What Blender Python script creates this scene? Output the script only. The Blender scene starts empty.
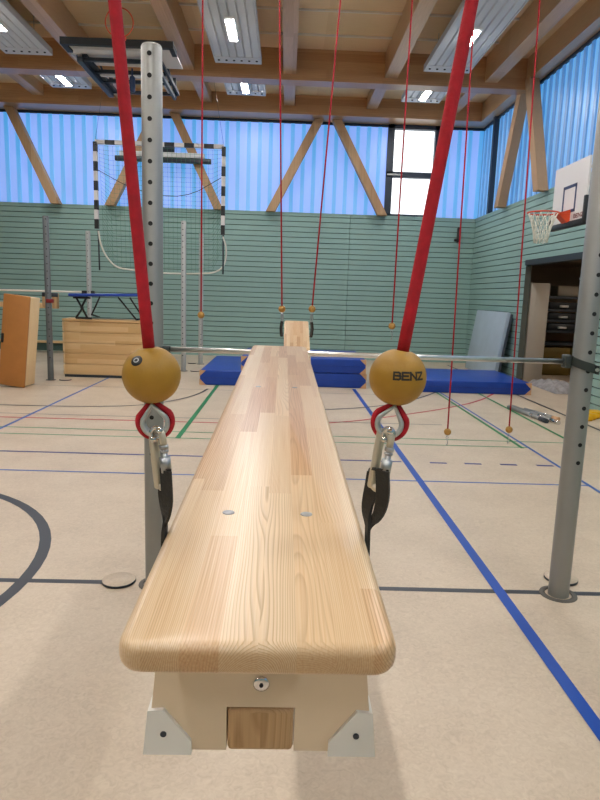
import bpy, bmesh, math, random
from mathutils import Vector, Matrix, Quaternion
random.seed(7)
PI = math.pi
S = bpy.context.scene
COL = S.collection

# ------------------------------------------------------------------ helpers
class MB:
    """collects shapes into one mesh"""
    def __init__(s): s.v = []; s.f = []; s.m = []; s.s = []
    def add(s, vs, fs, mat=0, smooth=False, M=None):
        b = len(s.v)
        for p in vs:
            p = Vector(p)
            s.v.append(tuple(M @ p) if M else tuple(p))
        for f in fs:
            s.f.append([b + i for i in f]); s.m.append(mat); s.s.append(smooth)
        return s
    def box(s, x0, x1, y0, y1, z0, z1, mat=0, M=None):
        v = [(x0,y0,z0),(x1,y0,z0),(x1,y1,z0),(x0,y1,z0),(x0,y0,z1),(x1,y0,z1),(x1,y1,z1),(x0,y1,z1)]
        f = [(0,3,2,1),(4,5,6,7),(0,1,5,4),(1,2,6,5),(2,3,7,6),(3,0,4,7)]
        return s.add(v, f, mat, False, M)
    def rbox(s, x0, x1, y0, y1, z0, z1, r=.01, seg=2, mat=0, M=None, smooth=True):
        bm = bmesh.new()
        bmesh.ops.create_cube(bm, size=1)
        for v in bm.verts:
            v.co = Vector(((x0+x1)/2 + v.co.x*(x1-x0), (y0+y1)/2 + v.co.y*(y1-y0), (z0+z1)/2 + v.co.z*(z1-z0)))
        bmesh.ops.bevel(bm, geom=bm.edges[:], offset=r, segments=seg, profile=.5, affect='EDGES')
        return s.take(bm, mat, smooth, M)
    def take(s, bm, mat=0, smooth=True, M=None):
        bm.verts.index_update()
        vs = [v.co.copy() for v in bm.verts]
        fs = [[v.index for v in f.verts] for f in bm.faces]
        bm.free()
        return s.add(vs, fs, mat, smooth, M)
    def prism(s, pts, h0, h1, axis='y', mat=0, M=None, smooth=False):
        """polygon pts extruded along an axis"""
        n = len(pts)
        def q(a, b, h): return {'y': (a, h, b), 'x': (h, a, b), 'z': (a, b, h)}[axis]
        v = [q(a, b, h0) for a, b in pts] + [q(a, b, h1) for a, b in pts]
        s.add(v, [list(range(n))[::-1], list(range(n, 2*n))], mat, False, M)
        f = [(i, (i+1) % n, n+(i+1) % n, n+i) for i in range(n)]
        return s.add(v, f, mat, smooth, M)
    def tube(s, pts, r, seg=10, closed=False, mat=0, cap=True, M=None):
        pts = [Vector(p) for p in pts]; n = len(pts)
        rs = r if isinstance(r, (list, tuple)) else [r]*n
        tang = []
        for i in range(n):
            a = pts[(i-1) % n] if (closed or i > 0) else pts[i]
            b = pts[(i+1) % n] if (closed or i < n-1) else pts[i]
            tang.append((b-a).normalized())
        t = tang[0]
        up = Vector((0,0,1)) if abs(t.z) < .9 else Vector((0,1,0))
        u = t.cross(up).normalized()
        vs = []; 
        for i in range(n):
            if i: 
                q = tang[i-1].rotation_difference(tang[i]); u = q @ u
            u = (u - tang[i]*u.dot(tang[i])).normalized()
            w = tang[i].cross(u)
            for k in range(seg):
                a = 2*PI*k/seg
                vs.append(pts[i] + (u*math.cos(a) + w*math.sin(a))*rs[i])
        fs = []
        for i in range(n if closed else n-1):
            j = (i+1) % n
            for k in range(seg):
                l = (k+1) % seg
                fs.append((i*seg+k, i*seg+l, j*seg+l, j*seg+k))
        s.add(vs, fs, mat, True, M)
        if cap and not closed:
            s.add(vs[:seg], [list(range(seg))], mat, False, M)
            s.add(vs[-seg:], [list(range(seg))[::-1]], mat, False, M)
        return s
    def cyl(s, a, b, r, seg=20, mat=0, M=None): return s.tube([a, b], r, seg, False, mat, True, M)
    def lathe(s, prof, c=(0,0,0), seg=24, mat=0, M=None, smooth=True):
        """profile (radius, z) turned about z"""
        vs = []; n = len(prof)
        for r, z in prof:
            for k in range(seg):
                a = 2*PI*k/seg
                vs.append((c[0]+r*math.cos(a), c[1]+r*math.sin(a), c[2]+z))
        fs = []
        for i in range(n-1):
            for k in range(seg):
                l = (k+1) % seg
                fs.append((i*seg+k, i*seg+l, (i+1)*seg+l, (i+1)*seg+k))
        return s.add(vs, fs, mat, smooth, M)
    def strip(s, path, width_dir, w, t, mat=0, closed=False, M=None):
        """flat band following a path: w wide along width_dir, t thick"""
        pts = [Vector(p) for p in path]; n = len(pts)
        Ws = [Vector(width_dir).normalized()]*n if not isinstance(width_dir, list) else [Vector(q).normalized() for q in width_dir]
        wl = w if isinstance(w, list) else [w]*n
        vs = []
        for i in range(n):
            a = pts[(i-1) % n] if (closed or i > 0) else pts[i]
            b = pts[(i+1) % n] if (closed or i < n-1) else pts[i]
            tg = (b-a).normalized(); W = Ws[i]; nn = tg.cross(W).normalized()
            for sw, sn in ((-1,-1),(1,-1),(1,1),(-1,1)):
                vs.append(pts[i] + W*(sw*wl[i]/2) + nn*(sn*t/2))
        fs = []
        for i in range(n if closed else n-1):
            j = (i+1) % n
            for k in range(4):
                l = (k+1) % 4
                fs.append((i*4+k, i*4+l, j*4+l, j*4+k))
        if not closed:
            fs += [(3,2,1,0), tuple((n-1)*4+k for k in range(4))]
        return s.add(vs, fs, mat, False, M)
    def build(s, name, mats, parent=None, label=None):
        me = bpy.data.meshes.new(name)
        me.from_pydata(s.v, [], s.f)
        if not isinstance(mats, (list, tuple)): mats = [mats]
        for m in mats: me.materials.append(m)
        me.polygons.foreach_set('material_index', s.m)
        me.polygons.foreach_set('use_smooth', s.s)
        bm = bmesh.new(); bm.from_mesh(me)
        bmesh.ops.remove_doubles(bm, verts=bm.verts, dist=1e-5)
        bmesh.ops.recalc_face_normals(bm, faces=bm.faces)
        bm.to_mesh(me); bm.free(); me.update()
        o = bpy.data.objects.new(name, me); COL.objects.link(o)
        if parent: o.parent = parent
        if label: o['label'] = label
        return o

def tag(o, label, cat, group=None):
    o['label'] = label; o['category'] = cat
    if group: o['group'] = group
    return o
def thing(name, label, cat, loc=(0,0,0), rot=(0,0,0), group=None):
    o = bpy.data.objects.new(name, None); COL.objects.link(o)
    o.location = loc; o.rotation_euler = rot; o.empty_display_size = .1
    return tag(o, label, cat, group)
def struct(o): o['kind'] = 'structure'; return o
def dup(o, parent=None):
    c = o.copy(); COL.objects.link(c)
    if parent: c.parent = parent
    for ch in list(o.children): dup(ch, c)
    return c
def tr(x, y, z): return Matrix.Translation((x, y, z))
def circle(cx, cy, r, a0, a1, n): return [(cx+r*math.cos(a0+(a1-a0)*i/n), cy+r*math.sin(a0+(a1-a0)*i/n)) for i in range(n+1)]
def smooth_path(pts, it=2):
    pts = [Vector(p) for p in pts]
    for _ in range(it):
        q = [pts[0]]
        for a, b in zip(pts, pts[1:]): q += [a*.75+b*.25, a*.25+b*.75]
        q.append(pts[-1]); pts = q
    return pts

# ------------------------------------------------------------------ materials
def srgb(r, g, b):
    f = lambda c: (c/255/12.92 if c/255 <= .04045 else ((c/255+.055)/1.055)**2.4)
    return (f(r), f(g), f(b), 1)
def mat(name, col, rough=.5, metal=0, spec=.5, noise=None, bump=None, emit=None):
    m = bpy.data.materials.new(name); m.use_nodes = True
    nt = m.node_tree; b = nt.nodes['Principled BSDF']
    b.inputs['Base Color'].default_value = col
    b.inputs['Roughness'].default_value = rough; b.inputs['Metallic'].default_value = metal
    b.inputs['Specular IOR Level'].default_value = spec
    tc = nt.nodes.new('ShaderNodeTexCoord')
    if noise:
        sc, amt = noise
        n = nt.nodes.new('ShaderNodeTexNoise'); n.inputs['Scale'].default_value = sc; n.inputs['Detail'].default_value = 4
        r = nt.nodes.new('ShaderNodeMapRange'); r.inputs['From Min'].default_value = .3; r.inputs['From Max'].default_value = .7
        r.inputs['To Min'].default_value = 1-amt; r.inputs['To Max'].default_value = 1+amt
        mx = nt.nodes.new('ShaderNodeMix'); mx.data_type = 'RGBA'; mx.blend_type = 'MULTIPLY'; mx.inputs['Factor'].default_value = 1
        mx.inputs['A'].default_value = col
        nt.links.new(tc.outputs['Object'], n.inputs['Vector']); nt.links.new(n.outputs['Fac'], r.inputs['Value'])
        nt.links.new(r.outputs['Result'], mx.inputs['B']); nt.links.new(mx.outputs['Result'], b.inputs['Base Color'])
    if bump:
        sc, st = bump
        n2 = nt.nodes.new('ShaderNodeTexNoise'); n2.inputs['Scale'].default_value = sc
        bp = nt.nodes.new('ShaderNodeBump'); bp.inputs['Strength'].default_value = st; bp.inputs['Distance'].default_value = .002
        nt.links.new(tc.outputs['Object'], n2.inputs['Vector']); nt.links.new(n2.outputs['Fac'], bp.inputs['Height'])
        nt.links.new(bp.outputs['Normal'], b.inputs['Normal'])
    if emit:
        b.inputs['Emission Color'].default_value = emit[0]; b.inputs['Emission Strength'].default_value = emit[1]
    return m

def node(nt, typ, **kw):
    n = nt.nodes.new(typ)
    for k, v in kw.items(): setattr(n, k, v)
    return n
def mth(nt, op, a, b=None, c=None):
    n = node(nt, 'ShaderNodeMath', operation=op)
    for i, v in enumerate((a, b, c)):
        if v is None: continue
        if isinstance(v, (int, float)): n.inputs[i].default_value = v
        else: nt.links.new(v, n.inputs[i])
    return n.outputs[0]
def ramp(nt, fac, stops):
    r = node(nt, 'ShaderNodeValToRGB'); e = r.color_ramp.elements
    while len(e) < len(stops): e.new(.5)
    for el, (p, c) in zip(e, stops): el.position = p; el.color = c
    nt.links.new(fac, r.inputs[0]); return r.outputs[0]

def wood(name, stops, axis='Y', strip=.048, blk=.55, grain=1.0, rough=.45, contrast=.18, spec=.4, endgrain=0.):
    """glued laminated wood: staggered blocks of slightly different tone with growth rings along the axis"""
    m = bpy.data.materials.new(name); m.use_nodes = True
    nt = m.node_tree; b = nt.nodes['Principled BSDF']
    b.inputs['Roughness'].default_value = rough; b.inputs['Specular IOR Level'].default_value = spec
    tc = node(nt, 'ShaderNodeTexCoord'); sp = node(nt, 'ShaderNodeSeparateXYZ')
    nt.links.new(tc.outputs['Object'], sp.inputs[0])
    X, Y, Z = sp.outputs
    along, acr, dep = {'Y': (Y, X, Z), 'X': (X, Z, Y), 'Z': (Z, X, Y)}[axis]
    sid = mth(nt, 'FLOOR', mth(nt, 'DIVIDE', acr, strip))
    wn = node(nt, 'ShaderNodeTexWhiteNoise', noise_dimensions='1D'); nt.links.new(sid, wn.inputs['W'])
    bid = mth(nt, 'FLOOR', mth(nt, 'ADD', mth(nt, 'DIVIDE', along, blk), mth(nt, 'MULTIPLY', wn.outputs['Value'], 7.3)))
    cb = node(nt, 'ShaderNodeCombineXYZ'); nt.links.new(sid, cb.inputs[0]); nt.links.new(bid, cb.inputs[1])
    w2 = node(nt, 'ShaderNodeTexWhiteNoise', noise_dimensions='3D'); nt.links.new(cb.outputs[0], w2.inputs['Vector'])
    rnd = w2.outputs['Value']
    rs = node(nt, 'ShaderNodeSeparateXYZ'); nt.links.new(w2.outputs['Color'], rs.inputs[0])
    # growth rings: distance from a distant pith, wobbling along the length
    nz = node(nt, 'ShaderNodeTexNoise'); nz.inputs['Scale'].default_value = 1; nz.inputs['Detail'].default_value = 2
    cv = node(nt, 'ShaderNodeCombineXYZ')
    nt.links.new(mth(nt, 'ADD', mth(nt, 'MULTIPLY', acr, 9.), mth(nt, 'MULTIPLY', rnd, 53.)), cv.inputs[0])
    nt.links.new(mth(nt, 'MULTIPLY', along, 1.1), cv.inputs[1]); nt.links.new(mth(nt, 'MULTIPLY', dep, 10.), cv.inputs[2])
    nt.links.new(cv.outputs[0], nz.inputs['Vector'])
    off = mth(nt, 'MULTIPLY', mth(nt, 'SUBTRACT', rs.outputs[1], .5), .12)
    ax = mth(nt, 'ADD', acr, off)
    dz = mth(nt, 'ADD', dep, mth(nt, 'ADD', mth(nt, 'MULTIPLY', rs.outputs[2], .05), .015))
    rad = mth(nt, 'SQRT', mth(nt, 'ADD', mth(nt, 'MULTIPLY', ax, ax), mth(nt, 'MULTIPLY', dz, dz)))
    rad = mth(nt, 'ADD', rad, mth(nt, 'MULTIPLY', nz.outputs['Fac'], .042))
    ring = mth(nt, 'FRACT', mth(nt, 'MULTIPLY', rad, mth(nt, 'MULTIPLY_ADD', rs.outputs[0], 260.*grain, 230.*grain)))
    # fine fibres
    n3 = node(nt, 'ShaderNodeTexNoise'); n3.inputs['Scale'].default_value = 1; n3.inputs['Detail'].default_value = 3
    c3 = node(nt, 'ShaderNodeCombineXYZ')
    nt.links.new(mth(nt, 'MULTIPLY', acr, 420.*grain), c3.inputs[0]); nt.links.new(mth(nt, 'MULTIPLY', along, 3.), c3.inputs[1]); nt.links.new(mth(nt, 'MULTIPLY', dep, 300.*grain), c3.inputs[2])
    nt.links.new(c3.outputs[0], n3.inputs['Vector'])
    tone = mth(nt, 'ADD', mth(nt, 'MULTIPLY', rnd, .66), mth(nt, 'MULTIPLY_ADD', n3.outputs['Fac'], .9, -.28))
    c = ramp(nt, tone, stops)
    rr = ramp(nt, ring, [(0, (1,1,1,1)), (.55, (1-contrast*.25,)*3+(1,)), (.86, (1-contrast, 1-contrast*1.25, 1-contrast*1.6, 1)), (1, (1,1,1,1))])
    mx = node(nt, 'ShaderNodeMix', data_type='RGBA', blend_type='MULTIPLY'); nt.links.new(mth(nt, 'MULTIPLY_ADD', rs.outputs[1], .8, .45), mx.inputs['Factor']); mx.clamp_factor = True
    nt.links.new(c, mx.inputs['A']); nt.links.new(rr, mx.inputs['B'])
    # sawn ends of the boards drink more finish and are browner
    sn = node(nt, 'ShaderNodeSeparateXYZ'); nt.links.new(tc.outputs['Normal'], sn.inputs[0])
    en = mth(nt, 'MULTIPLY', mth(nt, 'POWER', mth(nt, 'ABSOLUTE', sn.outputs[{'X': 0, 'Y': 1, 'Z': 2}[axis]]), 3.), endgrain)
    m2 = node(nt, 'ShaderNodeMix', data_type='RGBA', blend_type='MULTIPLY'); nt.links.new(en, m2.inputs['Factor'])
    nt.links.new(mx.outputs['Result'], m2.inputs['A']); m2.inputs['B'].default_value = (.66, .56, .46, 1)
    nt.links.new(m2.outputs['Result'], b.inputs['Base Color'])
    return m

# --- MATERIAL TABLE
M = {}
M['plank'] = wood('pine_plank', [(0, srgb(180,130,84)), (.3, srgb(210,168,122)), (.6, srgb(226,194,152)), (1, srgb(236,212,178))], 'Y', .040, .62, 1.0, .30, .34, .6, .75)
M['ply'] = mat('birch_plywood', srgb(222,200,170), .5, noise=(6, .05))
M['endgrain'] = wood('beech_block', [(0, srgb(178,142,100)), (.5, srgb(194,158,116)), (1, srgb(208,176,136))], 'Z', .05, .3, 1.0, .5, .22)
M['white_pad'] = mat('white_rubber_foot', srgb(226,223,216), .55)
M['steel'] = mat('galvanised_steel', srgb(176,178,180), .32, 1)
M['zinc_grey'] = mat('grey_galvanised_thimble', srgb(190,192,190), .4, .5)
M['chrome'] = mat('polished_steel', srgb(222,222,224), .14, 1)
M['zinc'] = mat('zinc_alloy', srgb(205,196,176), .45, .55)
M['red_rope'] = mat('red_rope', srgb(176,16,34), .75, noise=(60, .18), bump=(140, .6))
M['yellow_ball'] = mat('yellow_rubber', srgb(166,124,36), .5, noise=(22, .10), bump=(220, .15))
M['far_ball'] = mat('dull_yellow_rubber', srgb(176,132,62), .55)
M['black'] = mat('black_webbing', srgb(40,38,34), .7, bump=(300, .5))
M['black_plastic'] = mat('black_plastic', srgb(34,34,36), .45)
M['ink'] = mat('black_print', srgb(44,38,26), .6)
M['clamp'] = mat('dark_green_grey_clamp', srgb(44,52,50), .5)
M['bar_steel'] = mat('brushed_bar_steel', srgb(226,224,220), .3, 1)
M['alu'] = mat('grey_aluminium', srgb(150,150,147), .4, .55, noise=(3, .04))
M['alu_light'] = mat('pale_aluminium', srgb(178,180,178), .45, .2)
M['socket'] = mat('dull_socket_ring', srgb(96,90,82), .6)
M['dark_pole'] = mat('dark_grey_steel', srgb(104,108,110), .45, .3)
M['hole'] = mat('dark_hole', srgb(18,18,18), .8)
M['glulam'] = wood('spruce_glulam', [(0, srgb(184,144,106)), (.5, srgb(200,162,122)), (1, srgb(214,178,140))], 'Y', .16, 3.1, .18, .34, .10, .6)
M['glulam_x'] = wood('spruce_glulam_cross', [(0, srgb(170,124,84)), (.5, srgb(186,142,100)), (1, srgb(200,158,116))], 'X', .16, 3.1, .18, .34, .10, .6)
M['brace'] = wood('spruce_brace', [(0, srgb(168,134,102)), (.5, srgb(184,150,116)), (1, srgb(198,166,132))], 'Z', .3, 3., .2, .6, .08, .2)
M['deck'] = wood('roof_board', [(0, srgb(228,198,154)), (.5, srgb(236,208,166)), (1, srgb(242,216,178))], 'X', .6, 2.4, .2, .65, .06, .2)
M['batten'] = mat('pale_batten', srgb(226,218,206), .6)
M['panel'] = mat('white_steel_panel', srgb(214,216,218), .45)
M['led'] = mat('led_diffuser', (1,1,1,1), .5, emit=((1,.98,.95,1), 185.))
M['led_fill'] = mat('storeroom_fill_diffuser', (1,1,1,1), .5, emit=((1,.9,.78,1), 42.))  # glow of the added storeroom fill lamp
M['dark_metal'] = mat('dark_blue_grey_metal', srgb(52,58,66), .45, .3)
M['siding'] = mat('green_slats', srgb(144,176,170), .55, noise=(.7, .05))
M['groove'] = mat('slat_shadow_gap', srgb(70,96,90), .8)
M['gasket'] = mat('dark_window_frame', srgb(38,50,66), .5)
M['mat_blue'] = mat('blue_vinyl', srgb(16,62,158), .42, noise=(5, .08))
M['mat_side'] = mat('blue_vinyl_side', srgb(14,52,138), .45, noise=(5, .08))
M['cork'] = mat('tan_leather_corner', srgb(206,160,118), .6)
M['grey_vinyl'] = mat('blue_grey_vinyl', srgb(168,184,198), .5, noise=(3, .05))
M['grey_edge'] = mat('dark_grey_vinyl', srgb(70,78,86), .6)
M['box_wood'] = wood('box_pine', [(0, srgb(206,166,114)), (.5, srgb(220,184,134)), (1, srgb(230,198,152))], 'X', .09, 1.3, .4, .55, .14, .3)
M['box_side'] = wood('box_pine_upright', [(0, srgb(214,182,134)), (.5, srgb(226,196,150)), (1, srgb(234,208,166))], 'Z', .09, 1.3, .4, .55, .14, .3)
M['leather'] = mat('tan_leather', srgb(178,118,58), .55, noise=(5, .06))
M['white'] = mat('white_paint', srgb(232,232,230), .5)
M['cream'] = mat('cream_cord', srgb(225,225,212), .7)
M['board_white'] = mat('backboard_white', srgb(226,222,220), .45)
M['board_blue'] = mat('backboard_blue_line', srgb(52,64,104), .5)
M['pad_black'] = mat('black_padding', srgb(34,38,42), .55)
M['rim'] = mat('orange_steel', srgb(220,78,38), .4)
M['red_print'] = mat('dark_red_print', srgb(120,40,40), .5)
M['net_green'] = mat('green_net_cord', srgb(70,130,104), .8)
M['cabinet'] = mat('grey_cabinet', srgb(176,166,150), .55)
M['jamb'] = mat('olive_grey_jamb', srgb(84,88,80), .6)
M['plaster'] = mat('storeroom_plaster', srgb(168,150,132), .85, noise=(2, .05))
M['olive'] = mat('olive_crates', srgb(112,92,34), .6)
M['tarp'] = mat('grey_tarpaulin', srgb(150,146,146), .6, noise=(9, .25))
M['yellow'] = mat('yellow_plastic', srgb(232,176,10), .45)
M['blue_box'] = mat('dark_blue_housing', srgb(36,56,92), .5)
M['red_clamp'] = mat('dark_red_plastic', srgb(130,24,28), .5)
for k, c in dict(l_black=(52,54,60), l_navy=(40,50,120), l_blue=(58,100,172), l_bigblue=(4,70,166), l_green=(20,126,70), l_pale_green=(74,142,98), l_red=(180,24,44), l_pale=(120,112,104)).items():
    M[k] = mat('line_paint_' + k[2:], srgb(*c), .45)

# linoleum floor
def linoleum():
    m = bpy.data.materials.new('beige_linoleum'); m.use_nodes = True
    nt = m.node_tree; b = nt.nodes['Principled BSDF']; b.inputs['Roughness'].default_value = .42; b.inputs['Specular IOR Level'].default_value = .35
    tc = node(nt, 'ShaderNodeTexCoord')
    n1 = node(nt, 'ShaderNodeTexNoise'); n1.inputs['Scale'].default_value = 34; n1.inputs['Detail'].default_value = 5; n1.inputs['Distortion'].default_value = 1.6
    n2 = node(nt, 'ShaderNodeTexNoise'); n2.inputs['Scale'].default_value = 2.2; n2.inputs['Detail'].default_value = 3
    for n in (n1, n2): nt.links.new(tc.outputs['Object'], n.inputs['Vector'])
    v = mth(nt, 'ADD', mth(nt, 'MULTIPLY', n1.outputs['Fac'], .6), mth(nt, 'MULTIPLY', n2.outputs['Fac'], .4))
    c = ramp(nt, v, [(.3, srgb(186,168,147)), (.5, srgb(201,183,161)), (.7, srgb(211,195,174))])
    nt.links.new(c, b.inputs['Base Color']); return m
M['floor'] = linoleum()

# translucent polycarbonate lit by daylight behind it: bright sheets between cyan standing seams
def poly(name, c, s):
    m = bpy.data.materials.new(name); m.use_nodes = True
    nt = m.node_tree; b = nt.nodes['Principled BSDF']
    b.inputs['Base Color'].default_value = (.2,.24,.3,1); b.inputs['Roughness'].default_value = .35
    tc = node(nt, 'ShaderNodeTexCoord'); n = node(nt, 'ShaderNodeTexNoise'); n.inputs['Scale'].default_value = .9
    nt.links.new(tc.outputs['Object'], n.inputs['Vector'])
    b.inputs['Emission Color'].default_value = c
    nt.links.new(mth(nt, 'MULTIPLY_ADD', n.outputs['Fac'], s*.4, s*.8), b.inputs['Emission Strength'])
    return m
M['pc_lilac'] = poly('polycarbonate_sheet', srgb(134,172,252), 1.0)
M['pc_cyan'] = poly('polycarbonate_seam', srgb(74,168,238), .92)
M['pc_blue'] = poly('polycarbonate_sheet_side', srgb(96,174,240), .85)
M['pc_deep'] = poly('polycarbonate_seam_side', srgb(54,132,206), .70)
M['pc_fill'] = poly('polycarbonate_fill_glow', (.9,.95,1,1), .35)  # glow for the added, unseen fill bands
def glass():
    m = bpy.data.materials.new('clear_glass'); m.use_nodes = True
    nt = m.node_tree; nt.nodes.clear()
    o = node(nt, 'ShaderNodeOutputMaterial'); mx = node(nt, 'ShaderNodeMixShader'); t = node(nt, 'ShaderNodeBsdfTransparent'); g = node(nt, 'ShaderNodeBsdfGlossy')
    g.inputs['Roughness'].default_value = .02; mx.inputs[0].default_value = .05
    nt.links.new(t.outputs[0], mx.inputs[1]); nt.links.new(g.outputs[0], mx.inputs[2]); nt.links.new(mx.outputs[0], o.inputs[0]); return m
M['glass'] = glass()

# ------------------------------------------------------------------ the hall
XL, XR, YB, YF = -13.0, 5.0, 17.2, -8.0       # left, right, back, behind the camera
ZS, ZT, ZD = 3.87, 6.2, 6.62                   # window sill, window head, roof deck
fl = struct(MB().box(XL, XR, YF, YB, -.12, 0).build('floor', M['floor']))
# court lines
lm = ['l_black', 'l_navy', 'l_blue', 'l_bigblue', 'l_green', 'l_pale_green', 'l_red', 'l_pale']
li = {k: i for i, k in enumerate(lm)}
L = MB(); lz = [.0006]
def line(k, pts, w):
    lz[0] += .00012
    pts = [Vector((p[0], p[1], 0)) for p in pts]; vs = []; n = len(pts)
    for i in range(n):
        a = pts[max(i-1, 0)]; b = pts[min(i+1, n-1)]; d = (b-a).normalized(); q = Vector((-d.y, d.x, 0))*w/2
        vs += [pts[i]+q+Vector((0,0,lz[0])), pts[i]-q+Vector((0,0,lz[0]))]
    L.add(vs, [(2*i, 2*i+1, 2*i+3, 2*i+2) for i in range(n-1)], li[k])
line('l_black', [(XL, 3.48), (-1.02, 3.48)], .05); line('l_black', [(-.62, 3.48), (1.58, 3.46)], .05); line('l_black', [(1.76, 3.455), (XR, 3.44)], .05)
line('l_black', circle(-3.26, 3.5, 1.77, -PI, PI, 72), .075)
line('l_navy', [(XL, 6.47), (1.27, 6.4)], .042)
for a in (1.57, 1.94, 2.32, 2.71): line('l_navy', [(a, 6.39), (a+.18, 6.385)], .05)
line('l_blue', [(XL, 5.82), (2.95, 5.69)], .032)
line('l_pale_green', [(XL, 7.27), (2.95, 7.2)], .034); line('l_pale_green', [(XL, 7.68), (3.5, 7.5)], .034)
line('l_red', [(XL, 8.18), (-.4, 8.15)] + [tuple(p[:2]) for p in smooth_path([(0, 8.17, 0), (.79, 8.37, 0), (1.74, 9.05, 0), (2.6, 9.75, 0), (3.41, 10.61, 0), (4.0, 11.62, 0)])], .045)
line('l_pale', [(XL, 8.42), (2.2, 8.42)], .03); line('l_pale', [(XL, 11.0), (2.6, 11.0)], .025)
line('l_blue', [(-3.4, 7.2), (-3.4, 17)], .045)
line('l_bigblue', [(1.32, YF), (1.32, 11.6)], .066)
line('l_green', [(-1.225, 7.2), (-1.225, 11.6)], .062)
line('l_blue', [(2.94, 5.4), (2.92, 13)], .036); line('l_green', [(2.85, 7.15), (2.85, 13)], .045)
line('l_green', [(3.62, 7.6), (3.66, 13)], .045); line('l_black', [(4.38, 6.5), (4.34, 16.5)], .05)
line('l_black', [tuple(p[:2]) for p in smooth_path([(-1.35, 11.1, 0), (-1.42, 10.5, 0), (-1.64, 9.9, 0), (-2.05, 9.3, 0), (-2.75, 9.05, 0), (-4.08, 9.0, 0), (-7, 9.0, 0), (-9, 10.6, 0)])], .045)
line('l_black', [tuple(p[:2]) for p in smooth_path([(3.0, 11.9, 0), (2.88, 11.5, 0), (1.95, 10.1, 0), (.95, 9.4, 0), (-.6, 9.05, 0)])], .045)
L.build('line_markings', [M[k] for k in lm], fl)

# slatted walls: a real profile of boards with gaps
def slats(length_boxes, z0, z1, mk, pitch=.135):
    """length_boxes: list of (a0,a1,z0,z1); mk(a0,a1,d0,d1,z0,z1) -> box args"""
    m = MB()
    for a0, a1, b0, b1 in length_boxes:
        m.box(*mk(a0, a1, .03, .12, b0, b1), mat=1)
        z = z0
        while z < b1 - .01:
            c0, c1 = max(z, b0), min(z+pitch-.018, b1)
            if c1-c0 > .01: m.box(*mk(a0, a1, 0, .031, c0, c1), mat=0)
            z += pitch
    return m
back = lambda a0, a1, d0, d1, z0, z1: (a0, a1, YB+d0, YB+d1, z0, z1)
right = lambda a0, a1, d0, d1, z0, z1: (XR+d0, XR+d1, a0, a1, z0, z1)
struct(slats([(XL, 1.652, 0, ZS), (1.66, XR+.12, 0, ZS)], 0, ZS, back).build('wall_back', [M['siding'], M['groove']]))
GY0, GY1, GZ = 9.95, 13.28, 2.45               # storeroom opening in the right wall
struct(slats([(YF, GY0, 0, ZS), (GY1, YB, 0, ZS), (GY0, GY1, GZ+.12, ZS)], 0, ZS, right).build('wall_right', [M['siding'], M['groove']]))
struct(slats([(YF, YB, 0, ZD)], 0, ZD, lambda a0, a1, d0, d1, z0, z1: (XL-d1, XL-d0, a0, a1, z0, z1)).build('wall_left', [M['siding'], M['groove']]))
struct(slats([(XL, XR, 0, ZD)], 0, ZD, lambda a0, a1, d0, d1, z0, z1: (a0, a1, YF-d1, YF-d0, z0, z1)).build('wall_front', [M['siding'], M['groove']]))
# sills
struct(MB().box(XL, XR+.12, YB-.01, YB+.3, ZS-.03, ZS).build('trim_1', M['siding']))
struct(MB().box(XR-.01, XR+.3, YF, YB, ZS-.03, ZS).build('trim_2', M['siding']))
# storeroom door frame
d1 = struct(MB().box(XR-.02, XR+.14, GY0, GY1, GZ+.02, GZ+.13).build('door_1', M['dark_metal']))
MB().box(XR-.0, XR+.12, GY1-.02, GY1, 0, GZ).build('door_jamb', M['jamb'], d1); MB().box(XR-.02, XR+.14, GY0, GY0+.07, 0, GZ).build('door_jamb', M['dark_metal'], d1)
arm = MB(); arm.cyl((5.25, 11.2, 2.42), (5.75, 12.35, 2.2), .014, 10); arm.lathe([(0, -.03), (.025, -.015), (.03, 0), (.025, .015), (0, .03)], (5.75, 12.35, 2.2), 12)
arm.build('door_arm', M['white'], d1)
# storeroom shell
struct(MB().box(8.2, 8.3, 9.0, 17.2, 0, 2.8).box(5.12, 8.3, 17.2, 17.3, 0, 2.8).box(5.12, 8.3, 8.9, 9.0, 0, 2.8).build('wall_storeroom', M['plaster']))
struct(MB().box(5.12, 8.3, 8.9, 17.3, 2.7, 2.8).build('ceiling_storeroom', M['plaster']))
struct(MB().box(5.0, 8.3, 8.9, 17.3, -.12, -.001).build('floor_storeroom', M['floor']))

t = thing('storeroom_fill_lamp', 'added fill lamp under the storeroom ceiling', 'lamp', (7.3, 12.6, 2.6))  # added light source to brighten the storeroom interior
MB().rbox(-.1, .1, -.6, .6, .02, .1, .01, 1).build('lamp_housing', M['white'], t); MB().box(-.08, .08, -.55, .55, .005, .02).build('lamp_diffuser', M['led_fill'], t)
# windows: polycarbonate sheets with standing seams
def pcsheet(a0, a1, mk, pitch=.285):
    m = MB(); a = a0
    while a < a1:
        b = min(a+pitch-.10, a1); m.box(*mk(a, b, .10, .13, ZS, ZT), mat=0)
        if b < a1: m.box(*mk(b, min(b+.10, a1), .07, .13, ZS, ZT), mat=1)
        a += pitch
    return m
def fr(m, a0, a1, mk, w=.09, top=.12):
    m.box(*mk(a0, a1, .05, .16, ZT-.09, ZT+.03)); return m
WX0, WX1 = 2.55, 3.93
for i, (a0, a1) in ((1, (XL, WX0)), (3, (WX1, XR+.12))):
    w = struct(pcsheet(a0, a1, back).build('window_%d' % i, [M['pc_lilac'], M['pc_cyan']]))
    fr(MB(), a0, a1, back).build('window_frame', M['gasket'], w)
w = struct(pcsheet(YF, YB+.14, right).build('window_4', [M['pc_blue'], M['pc_deep']]))
f4 = fr(MB(), YF, YB, right); f4.box(*right(16.1, 16.22, -.02, .2, ZS, ZT)); f4.build('window_frame', M['gasket'], w)
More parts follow.
